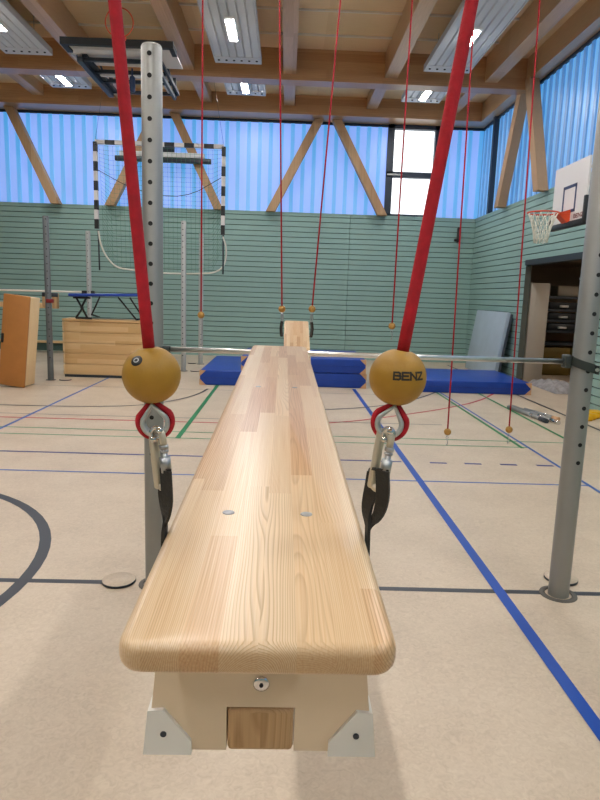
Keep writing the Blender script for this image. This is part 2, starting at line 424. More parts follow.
w = struct(pcsheet(XL, XR, lambda a0, a1, d0, d1, z0, z1: (a0, a1, YF-d1+.1, YF-d0+.1, z0, z1)).build('window_5', [M['pc_fill'], M['pc_fill']]))  # unseen glowing band behind the camera, added to raise ambient light
w = struct(pcsheet(YF, YB, lambda a0, a1, d0, d1, z0, z1: (XL-d1+.1, XL-d0+.1, a0, a1, z0, z1)).build('window_6', [M['pc_fill'], M['pc_fill']]))  # unseen glowing band along the left wall, likewise added as fill light
m = MB(); g = .17
m.box(*back(WX0, WX0+g, .0, .16, ZS, ZT)); m.box(*back(WX1-g*.8, WX1, .0, .16, ZS, ZT)); m.box(*back(WX0, WX1, .0, .16, ZT-.13, ZT+.1)); m.box(*back(WX0, WX1, .0, .16, ZS, ZS+.05)); m.box(*back(WX0, WX1, .0, .16, 4.86, 5.0))
w = struct(m.build('window_2', M['gasket']))
MB().box(*back(WX0+g, WX1-g*.8, .08, .09, ZS+.05, 4.86)).box(*back(WX0+g, WX1-g*.8, .08, .09, 5.0, ZT-.13)).build('window_pane', M['glass'], w)
MB().box(*back(WX0+.02, WX0+.42, -.03, 0, 4.90, 4.94)).build('window_stay', M['alu_light'], w)

# roof
struct(MB().box(XL, XR+.3, YF, YB+.3, ZD, ZD+.15).build('ceiling', M['deck']))
bt = MB()
for y in (12.9, 11.85, 10.8, 9.75, 8.7, 7.65): bt.box(XL, 4.6, y-.016, y+.016, ZD-.035, ZD)
struct(bt.build('trim_3', M['batten']))
struct(MB().box(XL, XR+.3, 13.65, 14.0, 6.02, ZD).build('trim_4', M['glulam_x']))         # cross beam
struct(MB().box(XL, XR+.3, 16.62, 17.28, 6.17, ZD).build('trim_5', M['glulam_x']))         # head beam over the end windows
struct(MB().box(4.80, 5.28, YF, 16.62, 6.17, ZD).build('trim_6', M['glulam']))              # head beam over the side windows
k = 7
JX = [-.05 + 2.065*i for i in range(-6, 3)]
for x in JX:
    struct(MB().box(x-.13, x+.13, YF, 13.66, 6.13, ZD).build('trim_%d' % k, M['glulam'])); k += 1
    struct(MB().box(x-.13, x+.13, 13.99, 16.63, 6.36, ZD).build('trim_%d' % k, M['glulam'])); k += 1
# V braces in front of the windows
def brace(top, bot, w, dep, side):
    """a leaning timber from (a,z) to (a,z) in the plane of a wall"""
    (a0, z0), (a1, z1) = top, bot; m = MB(); h = w/2*math.hypot(a1-a0, z1-z0)/abs(z1-z0)
    pts = [(a0-h, z0), (a0+h, z0), (a1+h, z1), (a1-h, z1)]
    if side == 'back': m.prism(pts, YB-.02-dep, YB-.02, 'y')
    else: m.prism(pts, XR-.02-dep, XR-.02, 'x')
    return m
for ap, sl, sr in ((-11.5, 1.4, 1.4), (-7.36, 1.4, 1.32), (-3.2, 1.45, 1.37), (.95, 1.42, 1.52)):
    for sg, sp_ in ((-1, sl), (1, sr)):
        struct(brace((ap+sg*.2, ZT+.02), (ap+sg*sp_, ZS-.02), .21, .24, 'back').build('trim_%d' % k, M['brace'])); k += 1
for ap in (13.72, 9.0):
    for sg in (-1, 1):
        struct(brace((ap+sg*.17, ZT+.02), (ap+sg*1.17, ZS-.02), .24, .2, 'right').build('trim_%d' % k, M['brace'])); k += 1

# radiant ceiling panels with their lamps
def ceiling_panel(x, y0, y1, z, leds, label):
    w = .87; t = thing('ceiling_panel', label, 'ceiling panel', (x, y0, z+.1), group='radiant ceiling panels with lamps')
    m = MB(); n = 6; p = w/n; l = y1-y0
    for i in range(n):                      # ribbed sheet
        a = -w/2+i*p
        m.prism([(a, -.07), (a+p*.12, -.1), (a+p*.88, -.1), (a+p, -.07), (a+p, -.06), (a, -.06)], 0, l-.12, 'y')
    m.box(-w/2, w/2, 0, l-.1, -.05, .0)
    m.build('ribbed_sheet', M['panel'], t)
    e = MB(); e.box(-w/2-.01, w/2+.01, l-.3, l, -.112, -.1); e.box(-w/2-.015, -w/2+.005, 0, l, -.11, .01); e.box(w/2-.005, w/2+.015, 0, l, -.11, .01); e.box(-w/2, w/2, l-.02, l, -.11, .01)
    e.build('end_flange', M['panel'], t)
    for i in range(6):
        MB().lathe([(0, -.001), (.022, -.001), (.022, .012), (0, .012)], (-w/2+p*(i+.5), l-.17, -.123), 10).build('bolt_hole', M['hole'], t)
    for y in leds:
        f = MB(); f.box(-.085, .085, y-y0-.5, y-y0+.5, -.125, -.095); lf = f.build('lamp_housing', M['white'], t)
        MB().box(-.062, .062, y-y0-.42, y-y0+.42, -.131, -.1251).build('lamp_diffuser', M['led'], lf)
    r = MB()
    for yy in (.4, l*.5, l-.5):
        for sx in (-.3, .3): r.cyl((sx, yy, 0), (sx, yy, ZD-z-.1), .006, 6)
    r.build('hanger_rods', M['steel'], t)
for x, nm in ((-5.08, 'in the left bay'), (-1.05, 'in the middle bay'), (3.02, 'in the right bay')):
    ceiling_panel(x, 7.2, 13.12, 6.12, (11.55, 8.3), 'long pale ribbed ceiling panel with lamp, %s before the cross beam' % nm)
    ceiling_panel(x, 14.06, 15.6, 6.27, (14.95,), 'short pale ribbed ceiling panel with lamp, %s beyond the cross beam' % nm)
    ceiling_panel(x, .9, 6.9, 6.12, (5.1, 1.8), 'long pale ribbed ceiling panel %s, above the near bench' % nm)
    ceiling_panel(x, -6.5, .5, 6.12, (-1.4, -4.8), 'long pale ribbed ceiling panel %s, behind the near bench' % nm)

# ------------------------------------------------------------------ benches
def plank(w, l, t, r_plan=.028, r_edge=.013):
    bm = bmesh.new(); bmesh.ops.create_cube(bm, size=1)
    for v in bm.verts: v.co = Vector((v.co.x*w, (v.co.y+.5)*l, (v.co.z-.5)*t))
    ve = [e for e in bm.edges if abs(e.verts[0].co.z-e.verts[1].co.z) > t*.5]
    bmesh.ops.bevel(bm, geom=ve, offset=r_plan, segments=6, profile=.5, affect='EDGES')
    he = [e for e in bm.edges if abs(e.verts[0].co.z-e.verts[1].co.z) < 1e-6 and len(e.link_faces) == 2 and any(len(f.verts) > 4 for f in e.link_faces)]
    bmesh.ops.bevel(bm, geom=he, offset=r_edge, segments=4, profile=.5, affect='EDGES')
    return bm
def bench(label, loc, rot, L_, legs, w=.288, bolts=(), hooks=True):
    t = thing('gymnastics_bench', label, 'bench', loc, rot)
    sp = MB().take(plank(w+.006, L_, .036)).build('seat_plank', M['plank'], t)
    for y in bolts:
        for sx in (-1, 1):
            MB().lathe([(.0, .0), (.0095, .0), (.0095, .0012), (.008, .0018), (0, .0018)], (sx*.062, y, -.0006), 18).build('bolt_head', M['steel'], sp)
    for y, face in legs:
        zt, zb = -.034, -.300
        a, b = .134, .1615
        # leg plate with a notch for the balance beam
        pts = [(-a, zt), (a, zt), (b, zb), (.0485, zb), (.0485, zb+.070), (-.0485, zb+.070), (-.0485, zb), (-b, zb)]
        lg = MB().prism(pts, y, y+.028, 'y').build('leg_plate', M['ply'], t)
        for sg in (-1, 1):
            o = lambda z: (a + (b-a)*(zt-z)/(zt-zb))
            q = [(sg*(b+.005), zb-.004), (sg*(o(zb+.062)+.004), zb+.066), (sg*(o(zb+.066)-.018), zb+.068), (sg*(.098), zb+.018), (sg*.098, zb-.004)]
            pd = MB().prism(q, y-.006 if face < 0 else y-.004, y+.034, 'y').build('rubber_foot', M['white_pad'], lg)
            fy = y-.0065 if face < 0 else y+.0345
            MB().cyl((sg*.137, fy-.001, zb+.03), (sg*.137, fy+.002, zb+.03), .0045, 14).build('screw', M['dark_metal'], pd)
        fy = y if face < 0 else y+.028
        s_ = MB(); s_.lathe([(0, 0), (.0112, 0), (.0116, .002), (.0085, .0035), (0, .0045)], (0, 0, 0), 20, M=tr(0, fy, -.192) @ Matrix.Rotation(PI/2 if face < 0 else -PI/2, 4, 'X'))
        s_.cyl((0, fy-.006, -.192), (0, fy-.0045, -.192), .003, 6, mat=1)
        s_.build('bolt', [M['chrome'], M['hole']], lg)
    y0, y1 = legs[0][0], legs[-1][0]
    MB().rbox(-.047, .047, y0-.003, y1+.03, -.299, -.2315, .006, 2).build('balance_beam', M['endgrain'], t)
    if not hooks: return t
    for sx in (-.08, .08):
        p = [(sx, L_-.06, -.04), (sx, L_+.01, -.04), (sx, L_+.02, -.03), (sx, L_+.055, -.028), (sx, L_+.072, -.045), (sx, L_+.072, -.06)]
        MB().tube(smooth_path(p), .006, 8).build('end_hook', M['steel'], t)
    return t
th = math.atan2(.081, 2.822)
bench('long pine gymnastics bench hung by two red ropes, its far end on the steel bar', (-.0185, .588, 1.345), (th, 0, math.radians(.18)), 2.83, [(.212, -1), (1.567, 1)], bolts=(.368, 1.53))
e2 = math.atan2(1.385-.243, 3.27)
bench('pine gymnastics bench sloping up behind the steel bar to two thin red ropes', (.142, 4.75, .243), (e2, 0, 0), 3.46, [(.195, -1), (3.0, 1)], w=.30, hooks=False)

# ------------------------------------------------------------------ ropes, snap hooks, slings
def ball_mesh(r, hole, seg=40):
    prof = [(hole*.7, -r*.93)]
    a0 = -math.asin(math.sqrt(1-(hole/r)**2)); a1 = -a0
    for i in range(25):
        a = a0+(a1-a0)*i/24; prof.append((r*math.cos(a), r*math.sin(a)))
    prof.append((hole*.85, r*.9)); prof.append((hole*.8, r*.5))
    return prof
def teardrop(h, w, n=28):
    """closed teardrop path in the xz plane, tip at top (0,0)"""
    pts = []
    for i in range(n+1):
        a = PI/2 + PI*.36 + (2*PI-.72*PI)*i/n
        pts.append((w/2*math.cos(a), -h+w/2 + w/2*math.sin(a)))
    return [(0, 0)] + pts
def rope(label, c, top, r=.009, rb=.0405, near=False, M_ball='far_ball', turn=0, tilt=0, group=None):
    """rope from the rail at top down to a ball centred at c, with an eye below the ball"""
    t = thing('climbing_rope', label, 'climbing rope', c, group=group)
    C = Vector(c); d = (Vector(top)-C)
    m = MB(); n = 60 if near else 2
    f0 = rb*.6/d.length
    m.tube([d*(f0 + (1-f0)*(i/(n-1))) for i in range(n)], r, 16 if near else 8)
    m.build('rope', M['red_rope'], t)
    q = Vector((0,0,1)).rotation_difference(d.normalized()).to_matrix().to_4x4()
    bl = MB().lathe(ball_mesh(rb, r*1.5), (0,0,0), 40 if near else 16, M=q).build('ball', M[M_ball], t)
    if near:
        Rz = Matrix.Rotation(turn, 4, 'Z')
        Rz = tr(0,0,-rb*.9) @ Matrix.Rotation(tilt, 4, 'Y') @ Rz
        MB().tube([(x, 0, z) for x, z in teardrop(.0535, .0465)], .0048, 10, True, M=Rz).build('rope_eye', M['red_rope'], t)
        th_ = [(x, 0, z-.0055) for x, z in teardrop(.0440, .0345)]
        mm = MB(); mm.strip(th_, (0,1,0), .013, .0030, closed=True, M=Rz)
        for sy in (-1, 1): mm.tube([(x, sy*.0062, z) for x, _, z in th_], .0036, 8, True, M=Rz)
        mm.build('thimble', M['zinc_grey'], t)
        return t, bl
    e = MB()
    e.tube([(0,0,-rb*.9), (.014,0,-rb-.03), (0,0,-rb-.055), (-.014,0,-rb-.03)], .0045, 6, True)
    e.tube([(0,0,-rb-.05), (.012,0,-rb-.08), (0,0,-rb-.125), (-.008,0,-rb-.10)], .0045, 6)
    e.build('eye_hook', M['steel'], t)
    return t, bl
zr = 6.0
def on_ball(parts, r, lift, theta, phi):
    """map flat (x,z) shapes to the sphere around direction theta (from -y, towards +x) and phi (up)"""
    out = []
    for x, z in parts:
        a = theta + x/r; b = phi + z/r
        out.append((math.sin(a)*math.cos(b)*(r+lift), -math.cos(a)*math.cos(b)*(r+lift), math.sin(b)*(r+lift)))
    return out
# left rope
CL = (-.186, .88, 1.583); CR = (.162, .88, 1.590)
tL, bL = rope('thick red rope on the bench\'s left, its yellow ball bearing a dark oval badge', CL, (-.585, .86, zr), .0084, .0405, True, 'yellow_ball', math.radians(6), math.radians(-9))
bg = MB(); n = 24; rb = .0405
ring0 = on_ball([(.0105*math.cos(2*PI*i/n), .0080*math.sin(2*PI*i/n)) for i in range(n)], rb, .0003, -.42, .60)
ring1 = on_ball([(.0094*math.cos(2*PI*i/n), .0070*math.sin(2*PI*i/n)) for i in range(n)], rb, .0013, -.42, .60)
ring2 = on_ball([(.0050*math.cos(2*PI*i/n), .0036*math.sin(2*PI*i/n)) for i in range(n)], rb, .0014, -.42, .60)
ring3 = on_ball([(.0032*math.cos(2*PI*i/n), .0022*math.sin(2*PI*i/n)) for i in range(n)], rb, .0014, -.42, .60)
for A, B, mi in ((ring0, ring1, 0), (ring1, ring2, 0), (ring2, ring3, 1)):
    bg.add(A+B, [(i, (i+1) % n, n+(i+1) % n, n+i) for i in range(n)], mi, True)
bg.add(ring3, [list(range(n))], 0)
bg.build('badge', [M['black_plastic'], M['alu_light']], bL, 'dark oval badge with a grey ring')
tR, bR = rope('thick red rope on the bench\'s right, its yellow ball printed with BENZ', CR, (.765, .86, zr), .0088, .0405, True, 'yellow_ball', math.radians(-14), math.radians(14))
# lettering drawn as strokes and wrapped on the ball
def strokes(word, h, w, gap):
    G = {'B': [[(0,0),(0,1)], [(0,1),(.7,1),(.95,.88),(.95,.64),(.7,.53),(0,.53)], [(.7,.53),(1,.4),(1,.13),(.75,0),(0,0)]],
         'E': [[(1,1),(0,1),(0,0),(1,0)], [(0,.52),(.85,.52)]],
         'N': [[(0,0),(0,1),(1,0),(1,1)]],
         'Z': [[(0,1),(1,1),(0,0),(1,0)]]}
    out = []; x = 0
    for ch in word:
        for s_ in G[ch]: out.append([(x+a*w, b*h) for a, b in s_])
        x += w+gap
    return out, x-gap
def letter_mesh(word, h, w, gap, sw, place):
    m = MB(); S_, W_ = strokes(word, h, w, gap)
    for s_ in S_:
        for (ax, az), (bx, bz) in zip(s_, s_[1:]):
            d = Vector((bx-ax, bz-az)); l = d.length; d /= l; q = Vector((-d.y, d.x))*sw/2; e = d*sw/2
            n = max(2, int(l/.0015)); P = []
            for i in range(n+1):
                c = Vector((ax, az)) - e + (Vector((bx-ax, bz-az)) + 2*e)*i/n - Vector((W_/2, h/2))
                P += [tuple(c+q), tuple(c-q)]
            m.add(place(P), [(2*i, 2*i+1, 2*i+3, 2*i+2) for i in range(n)], 0, True)
    return m
letter_mesh('BENZ', .0094, .0088, .0030, .0027, lambda P: on_ball(P, .0405, .00035, .235, .16)).build('printed_lettering', M['ink'], bR)

def snap_hook(label, top, bot, yaw, group):
    """oval snap hook from the thimble down to the sling"""
    t = thing('snap_hook', label, 'snap hook', top, group=group)
    v = Vector(bot)-Vector(top); l = v.length
    q = (Vector((0,0,-1)).rotation_difference(v.normalized())).to_matrix().to_4x4() @ Matrix.Rotation(yaw, 4, 'Z')
    w = .020; r = w/2
    left = [(-r, 0, -.012), (-r, 0, -l+.004)]
    # spine: a flat forged bar, then the bows
    MB().rbox(-r-.0058, -r+.0058, -.0065, .0065, -l-.012, .006, .0045, 3, M=q).build('spine', M['zinc'], t)
    b = MB(); b.tube([(r*math.cos(a), 0, -.006+r*math.sin(a)) for a in [PI-PI*i/14 for i in range(15)]] + [(r, 0, -.022)], .0052, 10, M=q)
    b.build('upper_bow', M['zinc'], t)
    b = MB(); b.tube([(r*math.cos(a), 0, -l+r*math.sin(a)) for a in [PI+PI*i/14 for i in range(15)]], .0052, 10, M=q)
    b.build('lower_bow', M['zinc'], t)
    MB().cyl((r, 0, -.02), (r, 0, -l), .0045, 12, M=q).build('gate', M['steel'], t)
    c = MB()
    for z0, z1, rr in ((-.016, -.022, .0068), (-.024, -.027, .0062), (-.034, -.056, .0078)): c.cyl((r, 0, z0), (r, 0, z1), rr, 14, M=q)
    c.build('screw_collar', M['steel'], t)
    return t
def shackle(label, c, yaw):
    """bow of a shackle hooked in the rope eye, with its round pin heads"""
    t = thing('shackle', label, 'shackle', c, (0, 0, yaw))
    m = MB(); m.tube([(.0075*math.cos(a), 0, .0075*math.sin(a)) for a in [2*PI*i/20 for i in range(20)]], .0034, 10, True)
    m.build('ring', M['chrome'], t)
    s_ = MB()
    for x, z in ((.004, .004), (-.004, -.008)): s_.lathe([(0, -.0052), (.0037, -.0037), (.0052, 0), (.0037, .0037), (0, .0052)], (x, -.006, z), 14)
    s_.build('pin_head', M['chrome'], t); return t
snap_hook('pale steel snap hook beneath the ball with the oval badge', (-.1765, .872, 1.501), (-.1690, .872, 1.430), math.radians(-38), 'snap hooks on the near ropes')
snap_hook('pale steel snap hook beneath the ball reading BENZ', (.1490, .872, 1.508), (.1405, .872, 1.437), math.radians(-50), 'snap hooks on the near ropes')
shackle('bright round shackle in the red eye below the badged ball', (-.1775, .870, 1.502), math.radians(10))
shackle('bright round shackle in the red eye below the BENZ ball', (.1515, .870, 1.510), math.radians(-20))

def sling(label, top, ex, zb, sgn, gap, ey=0, shift=0):
    """black webbing loop through the snap hook and around the bench edge"""
    t = thing('webbing_sling', label, 'webbing sling', top)
    T = Vector(top); y = top[1]; E = Vector((ex, y+ey, zb))
    for s_ in (-1, 1):
        h0 = T + Vector((shift+s_*gap*.55, -s_*.013, .008+.010*(s_ > 0))); h1 = T + Vector((shift+s_*gap, -s_*.013, -.022))
        p = [h0, h1, h1.lerp(E, .5) + Vector((s_*gap*.5, -s_*.006, 0)), E + Vector((0, s_*.004, .012)), E + Vector((sgn*.001, s_*.004, -.012)), E + Vector((sgn*.001, s_*.004, -.040)), E + Vector((-sgn*.012, s_*.004, -.047 - .003*(s_ > 0))), E + Vector((-sgn*.09, s_*.004, -.047 - .003*(s_ > 0)))]
        p = smooth_path(p, 2); n = len(p); W = []; wl = []
        for q in p:
            k = max(0., min(1., (q.z-(zb+.005))/(T.z-.03-zb)))       # the band turns from the hook's plane to lie along the plank
            W.append((.80*k+.0, -1+.35*k, 0)); wl.append(.021)
        MB().strip([q-T for q in p], W, wl, .0045).build('strand', M['black'], t)
    f = MB(); f.strip([(shift-gap*.55, .013, .008), (shift-gap*.4, .010, .012), (shift, .0, .016), (shift+gap*.4, -.010, .0185), (shift+gap*.55, -.013, .018)], (.85, -.35, 0), .019, .0045)
    f.build('bight', M['black'], t)
    return t
sling('black webbing sling from snap hook to the bench plank, on the badged ball\'s side', (-.1655, .872, 1.432), -.1685, 1.351, -1, .0050, .010)
sling('black webbing sling from snap hook to the bench plank, on the BENZ ball\'s side', (.1400, .872, 1.440), .1320, 1.351, 1, .0074, .020)

# thin ropes further off
R = 7.3
rope('thin red rope holding the left edge of the sloping bench', (-.042, R, 1.539), (-.20, R, zr)); rope('thin red rope holding the right edge of the sloping bench', (.305, R, 1.55), (.56, R, zr))
def far_sling(label, x, sx):
    t = thing('webbing_sling', label, 'webbing sling', (x, R, 1.40))
    MB().strip([(0, 0, .0), (sx*.006, .0, -.03), (sx*.012, .0, -.08), (sx*.006, .02, -.15), (-sx*.0, .04, -.18)], (-.3*sx,1,0), .06, .018).build('strand', M['black'], t)
    c = MB(); c.tube([(.012*math.cos(a), 0, .04+.045*math.sin(a)) for a in [2*PI*i/14 for i in range(14)]], .007, 8, True); c.build('link', M['steel'], t)
far_sling('black sling at the left edge of the sloping bench', -.036, -1); far_sling('black sling at the right edge of the sloping bench', .303, 1)
rope('thin red rope hanging furthest left, its small ball before the perforated wall posts', (-.972, R, 1.441), (-.975, R, zr))
rope('thin red rope whose ball hangs just above the BENZ ball', (1.242, R, 1.384), (1.27, R, zr))
rope('thin red rope hanging low over the green floor lines, nearer the BENZ ball', (1.90, 7.0, .21), (1.93, R, zr))
rope('thin red rope hanging low over the floor, nearer the storeroom door', (2.61, 7.0, .255), (2.62, R, zr))
for y, x0, x1, lb in ((.86, -2.0, 2.0, 'steel rope rail under the joists above the near bench'), (R, -2.0, 3.4, 'steel rope rail under the joists carrying the thin red ropes')):
    t = thing('rope_rail', lb, 'rail', (0, y, 6.0))
    MB().box(x0, x1, -.03, .03, 0, .09).build('rail', M['steel'], t)
    for x in JX:
        if x0 < x < x1: MB().box(x-.05, x+.05, -.04, .04, .09, .131).build('bracket', M['steel'], t)

# ------------------------------------------------------------------ uprights and the steel bar
def upright(label, x, y, h, r, mt, holes=True, hole_turn=0., z0=.32, pitch=.11, nseg=32, group=None, hr=None):
    t = thing('upright_post', label, 'post', (x, y, 0), group=group)
    m = MB(); m.lathe([(r, 0), (r, h-.012), (r-.006, h), (0, h)], (0,0,0), nseg)
    if holes:
        z = h-.055; a = -PI/2+hole_turn; hr = hr or .012
        while z > z0:
            d = Vector((math.cos(a), math.sin(a), 0)); c = Vector((0, 0, z))
            m.cyl(c+d*(r-.006), c+d*(r+.0012), hr, 12, mat=1); z -= pitch
    m.build('tube', [mt, M['hole']], t)
    return t
PLX, PRX, PY = -.722, 1.664, 3.47
pl_ = upright('thick grey perforated post beside the badged rope ball, left of the bench', PLX, PY, 2.935, .054, M['alu'], True, -.02, .78, .104)
pr_ = upright('thick grey perforated post before the storeroom opening, right of the bench', PRX, 3.44, 2.955, .0585, M['alu'], True, .10, .72, .104)
zb = 1.383
br = thing('horizontal_bar', 'slim polished steel bar spanning between the two thick grey posts', 'bar', ((PLX+PRX)/2, 3.455, zb))
MB().cyl((-(PRX-PLX)/2+.06, 0, .002), ((PRX-PLX)/2-.07, 0, .0), .0145, 20).build('rod', M['bar_steel'], br)
for sx in (-1, 1):
    rr = .056 if sx < 0 else .0605; px = sx*(PRX-PLX)/2; py = PY-3.455 if sx < 0 else 3.44-3.455
    c = MB()
    if sx > 0:
        pts = [(px+(rr+.004)*math.cos(a), py+(rr+.004)*math.sin(a), .012-.045*i/14) for i, a in enumerate([PI*(.98+.80*k/14) for k in range(15)])]
        pts = [(px-.075, py-.006, .012)] + pts + [(px+.066, py-.06, -.036)]
        c.strip(smooth_path(pts, 1), (0,0,1), .048, .010)
        c.build('clamp_strap', M['clamp'], br)
        MB().rbox(px-.108, px-.066, -.030, .026, -.034, .040, .008, 2).build('clamp_jaw', M['clamp'], br)
        MB().cyl((px+.052, py-.066, -.032), (px+.058, py-.053, -.032), .011, 14).build('clamp_bolt', M['chrome'], br)
    else:
        pts = [(px+(rr+.004)*math.cos(a), py+(rr+.004)*math.sin(a), 0) for a in [-PI*.30+PI*1.2*k/14 for k in range(15)]]
        c.strip(pts, (0,0,1), .034, .009); c.build('clamp_strap', M['clamp'], br)
        MB().rbox(px+.052, px+.098, -.020, .022, -.018, .020, .008, 2).build('clamp_jaw', M['clamp'], br)

def socket(label, x, y, r, lid_at=None, group='floor sockets of the posts', lid_r=None):
    t = thing('floor_socket', label, 'floor socket', (x, y, 0), group=group)
    MB().lathe([(r*.72, .0006), (r*.72, .006), (r, .006), (r*1.02, .0)], (0,0,0), 36).build('rim', M['socket'], t)
    if lid_at:
        q = tr(*lid_at) ; lr = lid_r or r
        m = MB(); m.lathe([(lr*.985, .016), (0, .016)], (0,0,0), 36, M=q); m.lathe([(lr*.9, .0008), (lr, .003), (lr, .014), (lr*.985, .016)], (0,0,0), 36, mat=1, M=q)  # lid is floor coloured; its dark side is shading put into the colour
        m.build('lid', [M['floor'], M['dark_metal']], t)
socket('round steel floor socket and lid at the foot of the left thick post', PLX, PY, .092, (-.215, .02, 0), lid_r=.097)
socket('round steel floor socket and lid at the foot of the right thick post', PRX, 3.44, .105, (.105, .205, 0), lid_r=.1)
# wall-side posts
p1 = upright('dark grey perforated post in front of the tan upright box', -4.325, 11.65, 2.95, .054, M['dark_pole'], True, .3, .3, .13, 16, hr=.010)
MB().rbox(-.02, .085, -.075, .05, 1.42, 1.49, .01, 2).build('bar_clamp', M['red_clamp'], p1)
upright('pale grey post rising behind the wooden vaulting box', -4.55, 14.8, 2.99, .055, M['alu_light'], True, .0, .3, .13, 16, hr=.009)
upright('pale perforated post left of the thin hanging rope, before the goal net', -2.18, 13.58, 3.155, .054, M['alu_light'], True, -.2, .3, .12, 16, hr=.011)
upright('pale perforated post right behind the thin hanging rope, before the goal net', -2.0, 15.0, 3.05, .055, M['alu_light'], True, .2, .3, .12, 16, hr=.010)
socket('small floor socket and white lid at the dark grey post', -4.325, 11.65, .09, (.25, .05, 0), lid_r=.11)
socket('small floor socket at the post left of the thin hanging rope', -2.18, 13.58, .09, (.26, .0, 0), lid_r=.11)
socket('small floor socket at the post right behind the thin hanging rope', -2.0, 15.0, .09, (-.22, .1, 0), lid_r=.1)

# ------------------------------------------------------------------ floor mats
def fmat(label, x0, x1, y0, y1, z0, h, corners, group='blue floor mats', skew=0):
    t = thing('floor_mat', label, 'mat', (x0, y0, z0), group=group)
    w, d = x1-x0, y1-y0
    b = MB(); b.rbox(0, w, 0, d, 0, h, .018, 3); o = b.build('cover', M['mat_blue'], t)
    sm = MB(); sm.box(.02, w-.02, -.004, .004, h*.5-.004, h*.5+.004); sm.build('seam', M['mat_side'], t)
    for cx in corners:
        for up in (0, 1):
            s_ = 1 if cx == 0 else -1; xx = 0 if cx == 0 else w
            z_ = h if up else 0; k = .115
            zz = z_-k if up else k
            # leather triangle folded round the corner: one flap on the front, one on the end
            m = MB()
            m.prism([(xx-s_*.004, z_), (xx+s_*k, z_), (xx-s_*.004, zz)], -.006, .004, 'y')
            m.prism([(-.004, z_), (k, z_), (-.004, zz)], xx-s_*.006, xx+s_*.004, 'x')
            m.build('leather_corner', M['cork'], t)
    return t
fmat('low blue mat with tan corners, left end of the blue mats', -1.56, .25, 11.60, 14.4, 0, .275, (0,))
fmat('lower blue mat of the stack right behind the bench end', .27, 1.56, 11.72, 13.6, .0, .27, (1,))
bpy.context.view_layer.update()
t = fmat('upper blue mat of the stack right behind the bench end', -.80, 1.54, 11.70, 13.58, .277, .27, (0, 1))
fmat('wide low blue mat on the right, beneath the hanging ropes', 1.98, 4.62, 11.46, 13.5, 0, .225, (0, 1))
# grey mat leaning on the side wall
t = thing('leaning_mat', 'pale blue grey mat leaning upright against the green side wall', 'mat', (4.63, 13.68, 0))
q = Matrix.Rotation(math.radians(8.), 4, 'Y')
MB().rbox(0, .085, 0, 2.2, 0.02, 1.5, .012, 2, M=q).build('cover', M['grey_vinyl'], t)
MB().box(.086, .125, -.02, 2.18, 0.02, 1.47, M=q).build('backing', M['grey_edge'], t)

# ------------------------------------------------------------------ vaulting box, upright box, small trampoline
t = thing('vaulting_box', 'long low wooden vaulting box standing before the end wall', 'vaulting box', (-4.26, 12.15, 0))
for i in range(5):
    z = .05 + i*.205; a = .012*(4-i)*0
    MB().rbox(.02+a, 1.78-a, 0, .42, z, z+.2, .008, 2).build('box_frame', M['box_wood'], t)
    for xx in (.0, 1.77): MB().rbox(xx, xx+.03, -.012, .43, z+.004, z+.196, .006, 1).build('end_board', M['box_side'], t)
MB().rbox(.0, 1.80, -.02, .44, 1.076, 1.125, .012, 2).build('top_board', M['box_wood'], t)
MB().box(.02, 1.78, .0, .42, .0, .05).build('base', M['dark_metal'], t)
t = thing('padded_vaulting_section', 'tall tan vaulting box section standing on end at the left edge', 'vaulting box', (-4.40, 10.62, 0), (0, math.radians(6.0), math.radians(-4)))
MB().rbox(-.45, 0, 0, .05, .0, 1.54, .015, 2).build('leather_face', M['leather'], t)
MB().rbox(-.43, -.015, .05, .42, .015, 1.52, .012, 2).build('wooden_side', M['box_side'], t)
MB().rbox(-.445, -.40, -.012, .02, .72, .88, .012, 2).build('hand_hole', M['hole'], t)
t = thing('mini_trampoline', 'small trampoline with blue rim lying on the wooden vaulting box', 'trampoline', (-3.45, 12.36, 1.125))
q = tr(0, 0, .46) @ Matrix.Rotation(math.radians(-1.6), 4, 'Y')
MB().rbox(-.62, .66, -.42, .5, -.025, .03, .02, 2, M=q).build('rim_pad', M['mat_blue'], t)
for sx, kk in ((-.45, 1), (.02, 0), (.45, -1)):
    g = MB()
    if kk == 1:
        for a, b in (((-.52,-.3,.43),(-.30,-.3,.02)), ((-.30,-.3,.43),(-.42,-.3,.2)), ((-.52,-.3,.02),(-.38,-.3,.22)), ((-.52,-.3,.02),(-.22,-.3,.02)), ((-.56,-.3,.40),(-.24,-.3,.40))): g.cyl(a, b, .02, 8)
    elif kk == 0: g.cyl((-.06,-.3,.43), (-.22,-.3,.09), .016, 8); g.cyl((-.22,-.3,.09), (-.25,.3,.02), .016, 8)
    else: g.cyl((.28,-.3,.43), (.62,-.3,.02), .016, 8); g.cyl((.62,-.3,.02), (.62,.3,.02), .016, 8); g.cyl((.5,-.3,.43), (.72,-.3,.1), .016, 8)
    g.build('folding_leg', M['black_plastic'], t)
